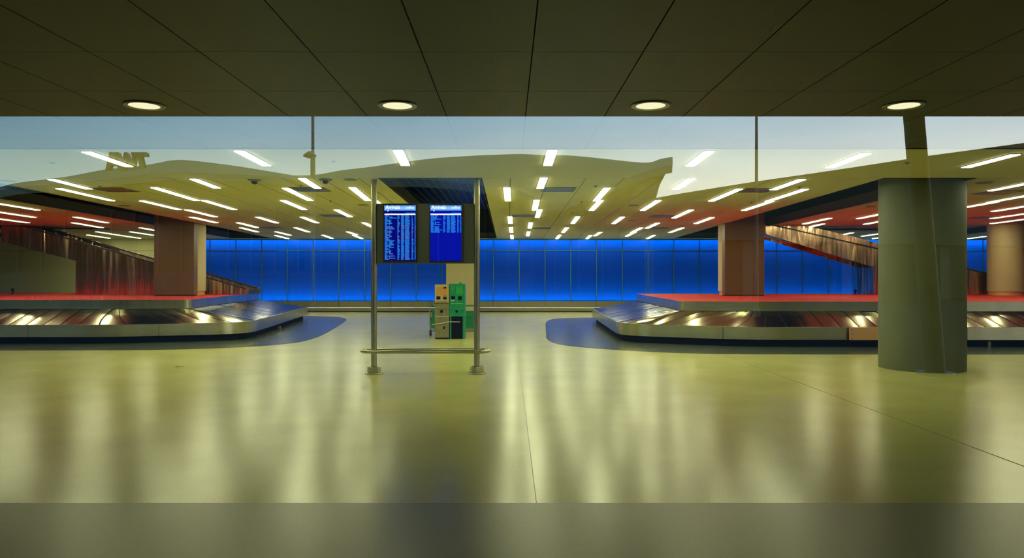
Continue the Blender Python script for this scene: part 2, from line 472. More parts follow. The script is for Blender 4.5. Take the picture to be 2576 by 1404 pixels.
# ------------------------------------------------------------------ ceiling lights
STRIPS = [(-1.36,8.8,-1.44,10.0),(0.54,8.8,0.55,10.0),(-3.33,8.82,-3.39,10.05),(2.49,8.87,2.55,10.06),(-5.25,8.89,-5.36,10.12),(4.51,9.01,4.58,10.21),(6.45,9.08,6.52,10.22),(8.59,10.86,8.78,13.01),(0.56,11.29,0.56,12.68),(-3.28,11.39,-3.37,12.65),(2.92,11.4,2.99,12.8),(-5.03,11.41,-5.14,12.65),(4.71,11.48,4.76,12.87),(-7.33,11.49,-7.48,12.75),(-2.74,12.55,-2.89,14.73),(-6.22,12.57,-6.42,14.73),(-0.03,12.57,-0.01,14.81),(1.74,12.61,1.81,14.81),(-3.94,12.65,-4.08,14.73),(-7.97,12.67,-8.19,14.8),(4.12,12.76,4.21,14.86),(5.31,12.8,5.4,14.9),(9.94,12.96,10.16,15.11),(0.58,14.66,0.62,16.96),(-6.27,14.73,-6.44,16.83),(-4.64,14.73,-4.79,16.83),(1.9,14.74,1.97,17.0),(3.09,14.74,3.19,17.0),(-2.76,14.76,-2.87,16.87),(-10.9,14.77,-11.14,16.92),(-7.58,14.79,-7.74,16.83),(5.48,14.9,5.6,17.04),(10.24,15.03,10.39,16.39),(11.46,15.12,11.71,17.27),(0.74,16.81,0.77,19.11),(-7.57,16.83,-7.75,18.95),(-4.05,16.83,-4.18,18.95),(4.32,16.89,4.46,19.29),(-12.38,16.92,-12.65,19.07),(12.88,17.32,13.16,19.47),(9.34,17.36,9.55,19.51),(14.04,18.37,14.35,20.52),(0.04,18.83,0.06,21.35),(1.83,18.86,1.92,21.35),(3.02,18.91,3.15,21.44),(-13.85,18.92,-14.16,21.07),(-11.48,18.95,-11.85,21.12),(-8.41,18.95,-8.6,21.07),(-6.65,18.95,-6.85,21.16),(-5.47,18.95,-5.65,21.16),(5.45,19.13,5.61,21.43),(8.7,19.38,8.91,21.54),(10.57,19.51,10.8,21.66),(14.37,20.58,14.45,21.4),(-7.94,21.0,-8.16,23.23),(-4.25,21.0,-4.37,23.23),(0.66,21.04,0.7,23.55),(-12.81,21.07,-13.25,23.32),(4.42,21.13,4.57,23.63),(9.47,21.54,9.76,23.81),(0.08,23.1,0.11,25.98),(-8.69,23.23,-8.99,25.65),(-6.92,23.23,-7.16,25.65),(1.9,23.25,1.98,25.98),(-11.99,23.32,-12.33,25.53),(5.69,23.35,5.86,25.98),(4.34,23.36,4.47,25.88),(0.72,25.43,0.76,28.28),(-8.27,25.5,-8.47,27.75),(-5.73,25.5,-5.84,27.47),(-14.67,25.53,-15.05,27.55),(-13.47,25.53,-13.77,27.69),(4.53,25.56,4.7,28.45),(3.31,25.65,3.41,28.28),(12.54,26.1,12.81,27.47),(13.79,26.3,14.09,28.45),(-16.19,27.55,-16.76,30.03),(-15.05,27.55,-15.48,30.03),(0.13,27.63,0.16,30.35),(1.98,27.63,2.06,30.35),(-7.17,27.64,-7.45,30.22),(3.19,27.73,3.34,30.35),(5.65,27.73,5.9,30.35),(-6.0,27.75,-6.22,30.35),(-9.06,27.86,-9.36,30.35),(19.06,28.61,19.53,30.35),(15.16,28.72,15.49,30.35)]
ORD = ['first', 'second', 'third', 'fourth', 'fifth', 'sixth', 'seventh', 'eighth', 'ninth', 'tenth', 'eleventh', 'twelfth', 'thirteenth']
EDGES = [8, 10.6, 12.2, 14.2, 16.2, 18.0, 20.2, 22.4, 24.6, 27, 40]
rows = {}
for s_ in STRIPS:
    r = next(i for i in range(10) if EDGES[i] <= s_[1] < EDGES[i+1]); rows.setdefault(r, []).append(s_)
lens_cache = {}
for r in sorted(rows):
    for i, (xn, yn, xf, yf) in enumerate(sorted(rows[r], key=lambda q: q[0]/q[1])):
        L = math.hypot(xf-xn, yf-yn); key = round(L, 1)
        if key not in lens_cache:
            h = key/2
            lens_cache[key] = (box(-.07, .07, -h-.012, h+.012, -.008, 0).mesh('housing', 'light_housing'),
                               box(-.06, .06, -h, h, -.016, -.008).mesh('lens', 'strip_lens'))
        t = thing('strip_light', 'white strip light, %s from left in %s ceiling row past the dark soffit' % (ORD[i], ORD[r]), 'ceiling light',
                  ((xn+xf)/2, (yn+yf)/2, CEIL-.0125), 'linear strip lights in the pale ceiling')
        t.rotation_euler.z = -math.atan2(xf-xn, yf-yn)
        for nm, me in zip(('housing', 'lens'), lens_cache[key]):
            o = bpy.data.objects.new(nm, me); COL.objects.link(o); o.parent = t

ring = MB().lathe([(.115, .0), (.152, .0), (.155, -.006), (.148, -.012), (.115, -.008), (.115, 0)], (0, 0, 0), 32, False).mesh('trim_ring', 'trim_ring', True)
lens = MB().lathe([(.0, -.003), (.06, -.004), (.118, -.007)], (0, 0, 0), 32, False).mesh('lens', 'down_lens', True)
for i, w_ in zip(range(-2, 4), ('outside',)*6):
    px = -.87 + 1.985*i
    vis = {-1: 'first', 0: 'second', 1: 'third', 2: 'fourth'}
    if i not in vis: continue
    t = thing('round_downlight', 'round cream downlight in the dark soffit, %s from left' % vis[i], 'ceiling light', (px, 5.61, SOF), 'downlights in the dark soffit')
    for nm, me in (('trim_ring', ring), ('lens', lens)):
        o = bpy.data.objects.new(nm, me); COL.objects.link(o); o.parent = t

# ------------------------------------------------------------------ vents, speakers, sprinklers, dome cameras
vent_frame = MB()
for a in ((-.3, .3, -.3, -.26), (-.3, .3, .26, .3), (-.3, -.26, -.26, .26), (.26, .3, -.26, .26)):
    vent_frame.box(a[0], a[1], a[2], a[3], -.012, 0)
vent_frame.box(-.26, .26, -.26, .26, -.002, 0)
vf = vent_frame.mesh('frame', 'vent'); vb = box(-.255, .255, -.03, .03, -.010, -.004).mesh('louver', 'vent_blade')
VENTS = [(-7.1,12.92),(-3.56,12.86),(.9,12.89),(4.5,13.01),(9.13,13.35),(-4.54,18.6),(.39,18.66),(4.02,18.79),(12.73,19.24),(-7.74,23.35),(1.09,23.64),(4.95,23.64)]
vrow = {12: 'front', 13: 'front', 18: 'middle', 19: 'middle', 23: 'rear'}
cnt = {}
for x, y in sorted(VENTS, key=lambda q: q[0]/q[1]):
    rr = vrow[int(y)]; cnt[rr] = cnt.get(rr, 0)+1
    t = thing('ceiling_vent', 'square louvered ceiling vent, %s from left in the %s row of vents' % (ORD[cnt[rr]-1], rr), 'vent', (x, y, CEIL-.012), 'ceiling vents')
    o = bpy.data.objects.new('frame', vf); COL.objects.link(o); o.parent = t
    for q in (-.2, -.12, -.04, .04, .12, .2):
        o = bpy.data.objects.new('louver', vb); COL.objects.link(o); o.parent = t; o.location = (0, q, 0)
SPK = [(-8.2,11.72,.25,'ceiling edge above the black slot on the left'),(-8.54,15.94,.25,'ceiling beside the black slot on the left'),(-2.55,11.55,.22,'ceiling beside the display post'),(-3.2,15.76,.24,'ceiling left of the arrivals screens'),
       (2.77,15.85,.23,'ceiling right of center, plain part'),(3.47,20.29,.2,'ceiling right of center, reddish part'),(8.17,16.13,.22,'ceiling just left of the round column'),(7.95,11.96,.26,'ceiling just right of the round column')]
for x, y, d, w_ in SPK:
    t = thing('ceiling_speaker', 'round flat speaker grille in the ' + w_, 'speaker', (x, y, CEIL-.012), 'ceiling speakers')
    MB().lathe([(d/2, 0), (d/2, -.006), (d/2-.012, -.010), (d/2-.016, -.006)], (x, y, CEIL-.012), 24, False).build('rim', 'vent', t, True)
    MB().lathe([(.0, -.006), (d/2-.016, -.006)], (x, y, CEIL-.012), 24, False).build('grille', 'speaker', t)
SPR = [(-6.25,9.81,.1),(-7.12,12.46,.07),(-2.37,9.7,.07),(-3.58,12.35,.07),(-3.71,14.92,.07),(1.51,12.4,.07),(1.54,15.05,.08),(1.59,17.77,.08),(5.11,12.57,.1),(5.15,15.16,.08),(5.47,9.82,.09)]
for i, (x, y, d) in enumerate(sorted(SPR, key=lambda q: q[0]/q[1])):
    t = thing('sprinkler', 'small dark sprinkler cap in the pale ceiling, %s from left' % ORD[i], 'sprinkler', (x, y, CEIL-.012), 'sprinkler caps')
    MB().lathe([(d/2, 0), (d/2, -.004), (d/2-.006, -.006)], (x, y, CEIL-.012), 16).build('plate', 'speaker', t, True)
    MB().lathe([(.012, -.005), (.012, -.018), (.018, -.020), (.018, -.022)], (x, y, CEIL-.012), 10).build('nozzle', 'vent', t)
for x, y, w_ in ((-4.11, 11.58, 'left of the lamp post reflection'), (-2.95, 11.53, 'nearer the arrivals screens')):
    t = thing('dome_camera', 'black dome security camera on the pale ceiling, ' + w_, 'camera', (x, y, CEIL-.012), 'dome cameras')
    MB().lathe([(.105, 0), (.105, -.014), (.085, -.024), (.06, -.026)], (x, y, CEIL-.012), 24).build('mount_ring', 'speaker', t, True)
    MB().lathe([(.055*math.cos(a), -.025-.055*math.sin(a)) for a in [R(q) for q in (0, 20, 40, 60, 80, 89)]], (x, y, CEIL-.012), 20).build('dome', 'dome_black', t, True)

# ------------------------------------------------------------------ columns
def column(x0, x1, y, z0, lab, mat_, base=True):
    cx, r = (x0+x1)/2, (x1-x0)/2
    t = thing('column', lab, 'column', (cx, y, z0), 'building columns')
    zb = z0 + (.12 if base else 0)
    MB().lathe([(r, zb-z0), (r, DECK-z0-.01)], (cx, y, z0), 48).build('shaft', mat_, t, True)
    if base: MB().lathe([(r-.03, 0), (r-.03, .13)], (cx, y, z0), 40).build('base_ring', 'brass', t, True)  # reflective steel ring, copper reflection held in its colour
    return t
PLAT = .972
column(6.41, 7.73, 12.25, 0, 'thick round grey column standing on the floor in front of the carousel', 'column_grey', False)
column(-10.36, -9.40, 22.15, PLAT, 'cream column behind the brown panel beside the descending chute', 'column_cream')
column(6.51, 7.47, 22.15, PLAT, 'cream column behind the brown panel where the chute leaves the ceiling', 'column_cream')
column(14.8, 15.78, 22.0, PLAT, 'pinkish column with a steel base ring painted with copper reflection on the red platform', 'column_cream')
cc = thing('square_column', 'square cream column behind the cart machines', 'column', (-1.3, 20.4, 0))
box(-1.74, -.86, 20.0, 20.8, .1, 3.4).build('shaft', 'column_cream', cc, bevel=.01)
box(-1.72, -.88, 20.02, 20.78, 0, .1).build('plinth', 'kick_steel', cc)
for x0, x1, lab in ((-10.55, -9.36, 'tall brown panel on the red platform, next to the long chute side'), (6.44, 7.62, 'tall brown panel on the red platform, under the black ceiling slot')):
    t = thing('pillar_panel', lab, 'panel', ((x0+x1)/2, 21.4, PLAT), 'brown panels in front of columns')
    box(x0, x1, 21.3, 21.55, PLAT+.02, DECK-.02).build('board', 'board_brown', t, bevel=.008)
    box(x0+.01, x1-.01, 21.31, 21.54, PLAT, PLAT+.02).build('foot_strip', 'black', t)

# ------------------------------------------------------------------ baggage carousels
def round_path(pts, narc=8, nseg=6):
    """closed polygon of (x, y, radius) -> matched polyline"""
    n = len(pts); arcs = []
    for i in range(n):
        p0, p1, p2 = (Vector(pts[(i+j) % n][:2]) for j in (-1, 0, 1)); r = pts[i][2]
        a, b = (p0-p1).normalized(), (p2-p1).normalized()
        ang = a.angle(b); d = r / math.tan(ang/2); ta, tb = p1+a*d, p1+b*d
        c = p1 + (a+b).normalized() * (r / math.sin(ang/2))
        va, vb = ta-c, tb-c; th = va.angle(vb)
        arc = []
        for k in range(narc+1):
            f = k/narc
            arc.append(c + (va*math.sin((1-f)*th) + vb*math.sin(f*th)) / math.sin(th))
        arcs.append(arc)
    out = []
    for i in range(n):
        out += arcs[i]
        e, s_ = arcs[i][-1], arcs[(i+1) % n][0]
        out += [e.lerp(s_, k/(nseg+1)) for k in range(1, nseg+1)]
    return out

def carousel(outer, inner, lab, sgn, plate_x=None, feet=()):
    O, I = round_path(outer), round_path(inner); n = len(O)
    t = thing('baggage_carousel', lab, 'carousel', (sum(p.x for p in O)/n, sum(p.y for p in O)/n, 0), 'baggage carousels')
    mid = [a.lerp(b, .5) for a, b in zip(O, I)]
    cum = [0]
    for i in range(n): cum.append(cum[-1] + (mid[(i+1) % n]-mid[i]).length)
    tot = cum[-1]
    def at(s, f):
        s %= tot; i = 0
        lo, hi = 0, n
        while hi-lo > 1:
            m = (lo+hi)//2
            if cum[m] <= s: lo = m
            else: hi = m
        u = (s-cum[lo]) / max(cum[lo+1]-cum[lo], 1e-9); j = (lo+1) % n
        return O[lo].lerp(O[j], u).lerp(I[lo].lerp(I[j], u), f)
    def band(f, z0, z1, name, m, smooth=True):
        b = MB(); P = [O[i].lerp(I[i], f) for i in range(n)]
        b.v = [(p.x, p.y, z0) for p in P] + [(p.x, p.y, z1) for p in P]
        b.f = [(i, (i+1) % n, n+(i+1) % n, n+i) for i in range(n)]
        return b.build(name, m, t, smooth)
    # toe kick, belt bed, inner fascia, red deck
    band(.10, 0, .20, 'toe_kick', 'black')
    b = MB()
    b.v = [(*O[i].lerp(I[i], .02), .385) for i in range(n)] + [(*O[i].lerp(I[i], .985), .715) for i in range(n)]
    b.f = [(i, (i+1) % n, n+(i+1) % n, n+i) for i in range(n)]
    b.build('belt_bed', 'rubber', t, True)
    b = MB(); P = [O[i].lerp(I[i], .10) for i in range(n)]
    b.v = [(p.x, p.y, .2) for p in P] + [(p.x, p.y, .2) for p in O]
    b.f = [(i, (i+1) % n, n+(i+1) % n, n+i) for i in range(n)]
    b.build('underside', 'black', t)
    deck = MB(); deck.v = [(p.x, p.y, PLAT) for p in I]; deck.f = [tuple(range(n))]
    deck.build('red_deck', 'carpet_red', t)
    lipm = MB(); Q = [I[i].lerp(O[i], -.014) for i in range(n)]
    lipm.v = [(p.x, p.y, .76) for p in I] + [(p.x, p.y, PLAT+.006) for p in I] + [(p.x, p.y, PLAT+.006) for p in Q] + [(p.x, p.y, PLAT-.01) for p in Q]
    for w_ in range(3): lipm.f += [(w_*n+i, w_*n+(i+1) % n, (w_+1)*n+(i+1) % n, (w_+1)*n+i) for i in range(n)]
    lipm.build('inner_fascia', 'steel', t, True)
    band(1.0, .66, .76, 'fascia_gap', 'black')
    # skirt panels
    seg, s = 2.35, 0.0; k = 0
    while s < tot - .2:
        e = min(s+seg, tot); m = 12; sk = MB()
        for j in range(m+1):
            q = s+.004 + (e-s-.008)*j/m; a, c = at(q, 0.0), at(q, .028)
            sk.v += [(a.x, a.y, .165), (a.x, a.y, .442), (c.x, c.y, .446), (c.x, c.y, .36)]
        for j in range(m):
            for w_ in range(3): sk.f.append((4*j+w_, 4*j+4+w_, 4*j+5+w_, 4*j+1+w_))
            sk.f.append((4*j+3, 4*j+7, 4*j+4, 4*j))
        sk.f += [(0, 1, 2, 3), (4*m+3, 4*m+2, 4*m+1, 4*m)]
        sk.build('skirt_panel', 'steel', t, True)
        s = e; k += 1
    if plate_x:
        x0, x1 = plate_x; y = min(p.y for p in O)
        pl = box(x0, x1, y-.012, y+.01, .168, .44).build('access_panel', 'brass', t, bevel=.003)  # skirt plate with its orange reflection painted as colour
        pl['label'] = 'access plate in the steel skirt with an orange reflection painted on'
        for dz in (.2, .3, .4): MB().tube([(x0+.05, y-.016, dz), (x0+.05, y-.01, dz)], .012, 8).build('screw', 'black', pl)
    for x, y in feet:
        box(x-.035, x+.035, y+.04, y+.1, .0, .13).build('foot_bracket', 'kick_steel', t, bevel=.006)
    # overlapping slats
    rnd = random.Random(3); pitch = .385; cnt_ = int(tot/pitch); pitch = tot/cnt_; sh = -.25
    for i in range(cnt_):
        c = at((i+.5)*pitch, .5)
        if c.y > 25.2 or abs(c.x) > 14.6: continue
        if c.y > 20 and abs(c.x) > 8.4 : continue
        sl = MB(); NT, NS = 5, 4; r1, r2 = rnd.uniform(-.016, .016), rnd.uniform(-.002, .009)
        for a in range(NS+1):
            for q in range(NT+1):
                f = q/NT; ss = (i + .025 + a/NS*.94)*pitch + sh*(.5-f)
                p = at(ss, .03 + .955*f)
                z = .412 + (.745-.412)*f + r1*(f-.5) + r2*(1-a/NS) + .004*math.sin(math.pi*a/NS)
                sl.v.append((p.x, p.y, z))
        for a in range(NS):
            for q in range(NT):
                w_ = a*(NT+1)+q; sl.f.append((w_, w_+NT+1, w_+NT+2, w_+1))
        m0 = len(sl.v)
        for a in (0, NS):                      # turned-down edges
            b0 = len(sl.v); sl.v += [(x, y, z-.022) for x, y, z in sl.v[a*(NT+1):(a+1)*(NT+1)]]
            for q in range(NT): sl.f.append((a*(NT+1)+q, a*(NT+1)+q+1, b0+q+1, b0+q))
        so_ = sl.build('slat', 'slat', t, True)
        so_.data.materials.append(MATS['rubber'])          # steel edges coloured dark, painting the shadow gaps between slats
        for p in list(so_.data.polygons)[NS*NT:]: p.material_index = 1
    return t
carousel([(2.87,24.9,.5),(2.62,16.9,.9),(5.2,15.75,4),(17.5,15.65,.9),(17.5,24.9,.9)],
         [(4.18,23.5,.1),(4.02,16.72,.12),(5.6,16.4,2),(16.2,16.32,.5),(16.2,23.5,.5)],
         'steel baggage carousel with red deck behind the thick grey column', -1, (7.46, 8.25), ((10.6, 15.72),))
carousel([(-7.25,26.1,.5),(-6.3,17.35,.9),(-9.2,16.45,4),(-21.3,16.35,.9),(-21.3,26.1,.9)],
         [(-8.55,24.6,.1),(-7.9,17.75,.15),(-9.5,17.5,2),(-20.0,17.45,.5),(-20.0,24.6,.5)],
         'steel baggage carousel with red deck carrying the full length of a chute', 1, None, ((-6.55, 20.4),))

# ------------------------------------------------------------------ conveyor chutes clad in metal
def chute(x0, x1, top, bot, pier_x, lab, joints, hz, endcap):
    Y0, Y1 = 22.5, 23.6
    tz = lambda x: min(top[1] + top[2]*(x-top[0]), hz); bz = lambda x: max(min(bot[1] + bot[2]*(x-bot[0]), hz), PLAT+.002)
    t = thing('baggage_chute', lab, 'conveyor', ((x0+x1)/2, 23.05, PLAT), 'baggage chutes')
    xc = bot[0] + (PLAT-bot[1])/bot[2]
    xs_ = sorted([x0] + [j for j in joints+(xc,) if x0 < j < x1] + [x1])
    for Ya, Yb in ((Y0, Y0+.03), (Y1-.03, Y1)):
        for a, b in zip(xs_[:-1], xs_[1:]):
            s1, s2 = (0 if a == x0 else .03), (0 if b == x1 else .03)
            MB().prism([(a+.004-s1, bz(a)), (b-.004-s2, bz(b)), (b-.004+s2, tz(b)), (a+.004+s1, tz(a))], Ya, Yb).build('side_panel', 'clad', t)
    MB().prism([(x0+.02, bz(x0+.02)), (x1-.02, bz(x1-.02)), (x1-.02, bz(x1-.02)+.03), (x0+.02, bz(x0+.02)+.03)], Y0+.03, Y1-.03).build('bottom_panel', 'clad', t)
    MB().prism([(x0+.02, tz(x0)-.14), (x1+.02, tz(x1)-.14), (x1+.02, tz(x1)-.11), (x0+.02, tz(x0)-.11)], Y0+.03, Y1-.03).build('belt', 'rubber', t)
    for Ya in (Y0, Y1-.05):
        MB().prism([(x0, tz(x0)), (x1, tz(x1)), (x1, tz(x1)+.045), (x0, tz(x0)+.045)], Ya-.005, Ya+.055).build('top_rail', 'rubber', t)
    # pier below
    if pier_x < x1:
        q = sorted([pier_x] + [pier_x+1.55*i for i in range(1, 5) if pier_x+1.55*i < xc-.3] + [xc])
        for a, b in zip(q[:-1], q[1:]):
            if bz(a) < PLAT+.05: break
            MB().prism([(a+.003, PLAT), (b-.003, PLAT), (b-.003, max(bz(b)-.008, PLAT+.001)), (a+.003, bz(a)-.008)], Y0+.012, Y0+.05).build('pier_panel', 'clad', t)
        box(pier_x, pier_x+.03, Y0+.05, Y1, PLAT, bz(pier_x)-.008).build('pier_end', 'clad', t)
        box(pier_x, pier_x+.012, Y1-.02, Y1, PLAT, bz(pier_x)).build('pier_edge_strip', 'white_plastic', t)
    if endcap:
        box(x1-.005, x1+.06, Y0-.01, Y0+.05, PLAT-.0, tz(x1)+.05).build('end_post', 'steel', t)
        box(x1-.005, x1+.06, Y1-.05, Y1+.01, PLAT-.0, tz(x1)+.05).build('end_post', 'steel', t)
        box(x1+.0, x1+.03, Y0+.05, Y1-.05, PLAT+.02, tz(x1)-.02).build('end_curtain', 'rubber', t)
    else:
        box(x1, x1+.03, Y0, Y1, PLAT, tz(x1)).build('end_plate', 'steel', t)
    return t
chute(-15.95, -8.25, (-14.5, 2.95, -.29), (-15.99, 2.65, -.255), -13.62, 'copper-toned metal chute sloping down to the carousel with the dark end post', (-15.0, -12.8, -10.6), 3.3, True)
chute(7.6, 15.7, (10.15, 2.975, -.272), (10.94, 2.01, -.307), 11.5, 'copper-toned metal chute sloping down behind the thick grey column', (8.6, 10.75, 12.9), 3.3, False)
# small stop posts on the red decks
t = thing('stop_post', 'small black stop post on the red deck near the picture edge', 'post', (-16.35, 23.6, PLAT), 'stop posts')
box(-16.39, -16.31, 23.56, 23.64, PLAT, PLAT+.02).build('foot_plate', 'black', t)
MB().lathe([(.02, .02), (.02, .07), (.045, .08), (.045, .17), (.03, .18)], (-16.35, 23.6, PLAT), 14).build('head', 'black', t, True)
t = thing('stop_post', 'small black stop post at the foot of the dark pier end', 'post', (11.25, 23.2, PLAT), 'stop posts')
box(11.21, 11.29, 23.16, 23.24, PLAT, PLAT+.02).build('foot_plate', 'black', t)
MB().lathe([(.02, .02), (.02, .05), (.04, .06), (.04, .14), (.03, .15)], (11.25, 23.2, PLAT), 14).build('head', 'black', t, True)

# ------------------------------------------------------------------ arrivals display stand
DY = 11.57
PXA, PXB = -2.173, -0.511
ds = thing('display_stand', 'two-post steel stand holding the arrivals screens', 'display', ((PXA+PXB)/2, DY, 0))
for x in (PXA, PXB):
    p = MB().lathe([(.047, .02), (.047, CEIL+.15)], (x, DY, 0), 24).build('post', 'pipe', ds, True)
    MB().lathe([(.145, 0), (.148, .008), (.142, .02), (.05, .024)], (x, DY, 0), 32).build('base_flange', 'pipe', p, True)
    MB().lathe([(.112, .02), (.112, .112), (.106, .118), (.048, .118)], (x, DY, 0), 8).build('base_collar', 'pipe', p)
rail = []
rx0, rx1, ry, rz = -2.365, -0.315, .15, 0.366
for a in range(0, 181, 15): rail.append((rx1-.12+.12*math.sin(R(a)), DY-ry*math.cos(R(a)), rz))
for a in range(0, 181, 15): rail.append((rx0+.12-.12*math.sin(R(a)), DY+ry*math.cos(R(a)), rz))
MB().tube(rail, .027, 12, True).build('bumper_rail', 'pipe', ds, True)
for x in (PXA, PXB):
    for s_ in (-1, 1):
        MB().tube([(x, DY+s_*.04, rz), (x, DY+s_*.14, rz)], .016, 8).build('rail_bracket', 'pipe', ds)
box(-2.140, -0.546, DY+.005, DY+.035, 1.780, 2.751).build('back_panel', 'panel_grey', ds, bevel=.004)
for z in (2.699, 1.831):
    box(PXA+.03, -2.140+.01, DY-.01, DY+.03, z-.02, z+.02).build('panel_clamp', 'pipe', ds)
    box(-0.546-.01, PXB-.03, DY-.01, DY+.03, z-.02, z+.02).build('panel_clamp', 'pipe', ds)
def monitor(mx0, mx1, nrows, full):
    x0, x1, z0, z1 = mx0, mx1, 1.793, 2.738
    m = box(x0, x1, DY-.075, DY+.004, z0, z1).build('monitor', 'bezel', ds, bevel=.006)
    sx0, sx1, sz0, sz1 = x0+.017, x1-.022, z0+.03, z1-.025
    w, h = sx1-sx0, sz1-sz0; F = DY-.0765
    def q(name, mt, u0, u1, v0, v1, d=0.0):
        return MB().quad((sx0+u0*w, F-d, sz0+v0*h), (sx0+u1*w, F-d, sz0+v0*h), (sx0+u1*w, F-d, sz0+v1*h), (sx0+u0*w, F-d, sz0+v1*h)).build(name, mt, m)
    q('screen', 'screen_deep' if full else 'screen_blue', 0, 1, 0, 1)
    q('header_bar', 'screen_header', 0, 1, .905, 1, .001)
    q('header_highlight', 'screen_header_light', .03, .97, .925, .975, .0015)
    q('column_heading_bar', 'screen_white', .01, .99, .826, .850, .001)
    off = Vector((0, 0, 0)); qq = m
    while qq is not None: off += qq.location; qq = qq.parent
    rot = Matrix.Rotation(R(90), 4, 'X')
    text_mesh('title_text', 'Arrivals', .082, 'screen_white', m, Matrix.Translation(Vector((sx0+.035*w, F-.003, sz0+.918*h))-off) @ rot, 0, .9, .0012, .15)
    text_mesh('logo_text', 'jetBlue', .055, 'screen_white', m, Matrix.Translation(Vector((sx0+.69*w, F-.003, sz0+.93*h))-off) @ rot, 0, .85)
    tail = MB(); tail.v = [(sx0+.10*w, F-.002, sz0+.91*h), (sx0+.145*w, F-.002, sz0+.91*h), (sx0+.11*w, F-.002, sz0+.884*h)]; tail.f = [(0, 1, 2)]
    tail.build('speech_tail', 'screen_white', m)
    q('clock_text', 'screen_text', .68, .98, .856, .868, .001)
    cols = [(.02, .13, .05), (.15, .20, .10), (.42, .475, .03), (.535, .63, .01), (.66, .80, .02), (.87, .915, .02), (.965, .995, 0)]
    bl, rd, gr = MB(), MB(), MB(); red = {9, 11, 14, 15, 18, 20, 22, 33, 37, 39}; grn = {4}
    for r in range(nrows):
        v1 = .818 - r*.0196; v0 = v1 - .0158
        base_ = rd if (full and r in red) else gr if (full and r in grn) else bl
        wd = random.uniform(0, .16) if random.random() < .5 else random.uniform(0, .04)
        for u0, u1, j in cols:
            e = u1 + random.uniform(-j, j) + (wd if u0 == .15 else 0)
            u = u0
            while u < e - .008:
                uu = min(u + random.uniform(.018, .04), e)
                tgt = base_ if random.random() < .5 else bl
                tgt.quad((sx0+u*w, F-.001, sz0+v0*h), (sx0+uu*w, F-.001, sz0+v0*h), (sx0+uu*w, F-.001, sz0+v1*h), (sx0+u*w, F-.001, sz0+v1*h))
                u = uu + .006
    for mb_, mt in ((bl, 'screen_text'), (rd, 'screen_red'), (gr, 'screen_green')):
        if mb_.v: mb_.build('flight_rows', mt, m)['kind'] = 'stuff'
monitor(-2.012, -1.466, 41, True)
monitor(-1.273, -0.733, 16, False)

# ------------------------------------------------------------------ cart rental machines and luggage carts
MY = 17.78
cm = thing('cart_payment_machine', 'grey pay machine with tan and orange front beside the green one', 'machine', (-1.65, MY+.25, 0))
box(-1.83, -1.475, MY, MY+.5, .03, 1.355).build('cabinet', 'machine_grey', cm, bevel=.008)
box(-1.82, -1.485, MY+.02, MY+.48, 0, .03).build('plinth', 'black', cm)
fp = box(-1.825, -1.48, MY-.018, MY, .905, 1.35).build('front_panel', 'machine_tan', cm, bevel=.004)
box(-1.79, -1.52, MY-.021, MY-.018, 1.09, 1.29).build('orange_sticker', 'machine_orange', fp)
box(-1.615, -1.54, MY-.024, MY-.018, 1.255, 1.29).build('display', 'black', fp)
box(-1.785, -1.69, MY-.024, MY-.018, .985, 1.06).build('coin_slot', 'black', fp)
box(-1.62, -1.535, MY-.024, MY-.018, .985, 1.04).build('card_slot', 'black', fp)
box(-1.62, -1.535, MY-.022, MY-.018, 1.045, 1.09).build('card_hood', 'machine_grey', fp)
box(-1.79, -1.52, MY-.022, MY-.018, .915, .94).build('label_strip', 'machine_grey', fp)
for z in (.56, .74, .88): box(-1.83, -1.475, MY-.004, MY, z, z+.008).build('door_joint', 'white_plastic' if z == .56 else 'black', cm)
MB().tube([(-1.66, MY-.02, .685), (-1.66, MY, .685)], .038, 16).build('lock', 'black', cm)
MB().tube([(-1.9, MY-.02, .36), (-1.7, MY-.025, .385), (-1.47, MY-.02, .43), (-1.2, MY-.02, .425)], .009, 6).build('strap', 'white_plastic', cm)
box(-1.62, -1.58, MY-.006, MY, .25, .31).build('latch', 'black', cm)
gm = thing('cart_dispenser', 'green cart dispenser with a black opening beside the grey pay machine', 'machine', (-1.27, MY+.25, 0))
box(-1.47, -1.085, MY, MY+.5, .56, 1.37).build('cabinet', 'machine_green', gm, bevel=.008)
box(-1.45, -1.42, MY, MY+.5, 0, .56).build('leg', 'machine_green', gm)
box(-1.135, -1.085, MY, MY+.5, 0, .56).build('leg', 'machine_green', gm)
box(-1.42, -1.135, MY+.02, MY+.5, .0, .56).build('cart_opening', 'black', gm)
gp = box(-1.455, -1.115, MY-.016, MY, .72, 1.345).build('front_panel', 'machine_green', gm, bevel=.004)
box(-1.30, -1.13, MY-.019, MY-.016, 1.12, 1.30).build('bright_sticker', 'machine_green_bright', gp)
box(-1.425, -1.325, MY-.022, MY-.016, .99, 1.065).build('coin_slot', 'black', gp)
box(-1.25, -1.16, MY-.022, MY-.016, .965, 1.065).build('bill_slot', 'black', gp)
for a in (-1.42, -1.37): box(a, a+.03, MY-.02, MY-.016, .945, .97).build('button', 'white_plastic', gp)
box(-1.43, -1.14, MY-.019, MY-.016, .875, .882).build('trim_line', 'white_plastic', gp)
MB().tube([(-1.285, MY-.02, .685), (-1.285, MY, .685)], .03, 16).build('lock', 'black', gm)
MB().lathe([(.06, 0), (.05, .03), (.02, .04)], (-1.2, MY+.2, 1.37), 14).build('top_cap', 'machine_green', gm, True)

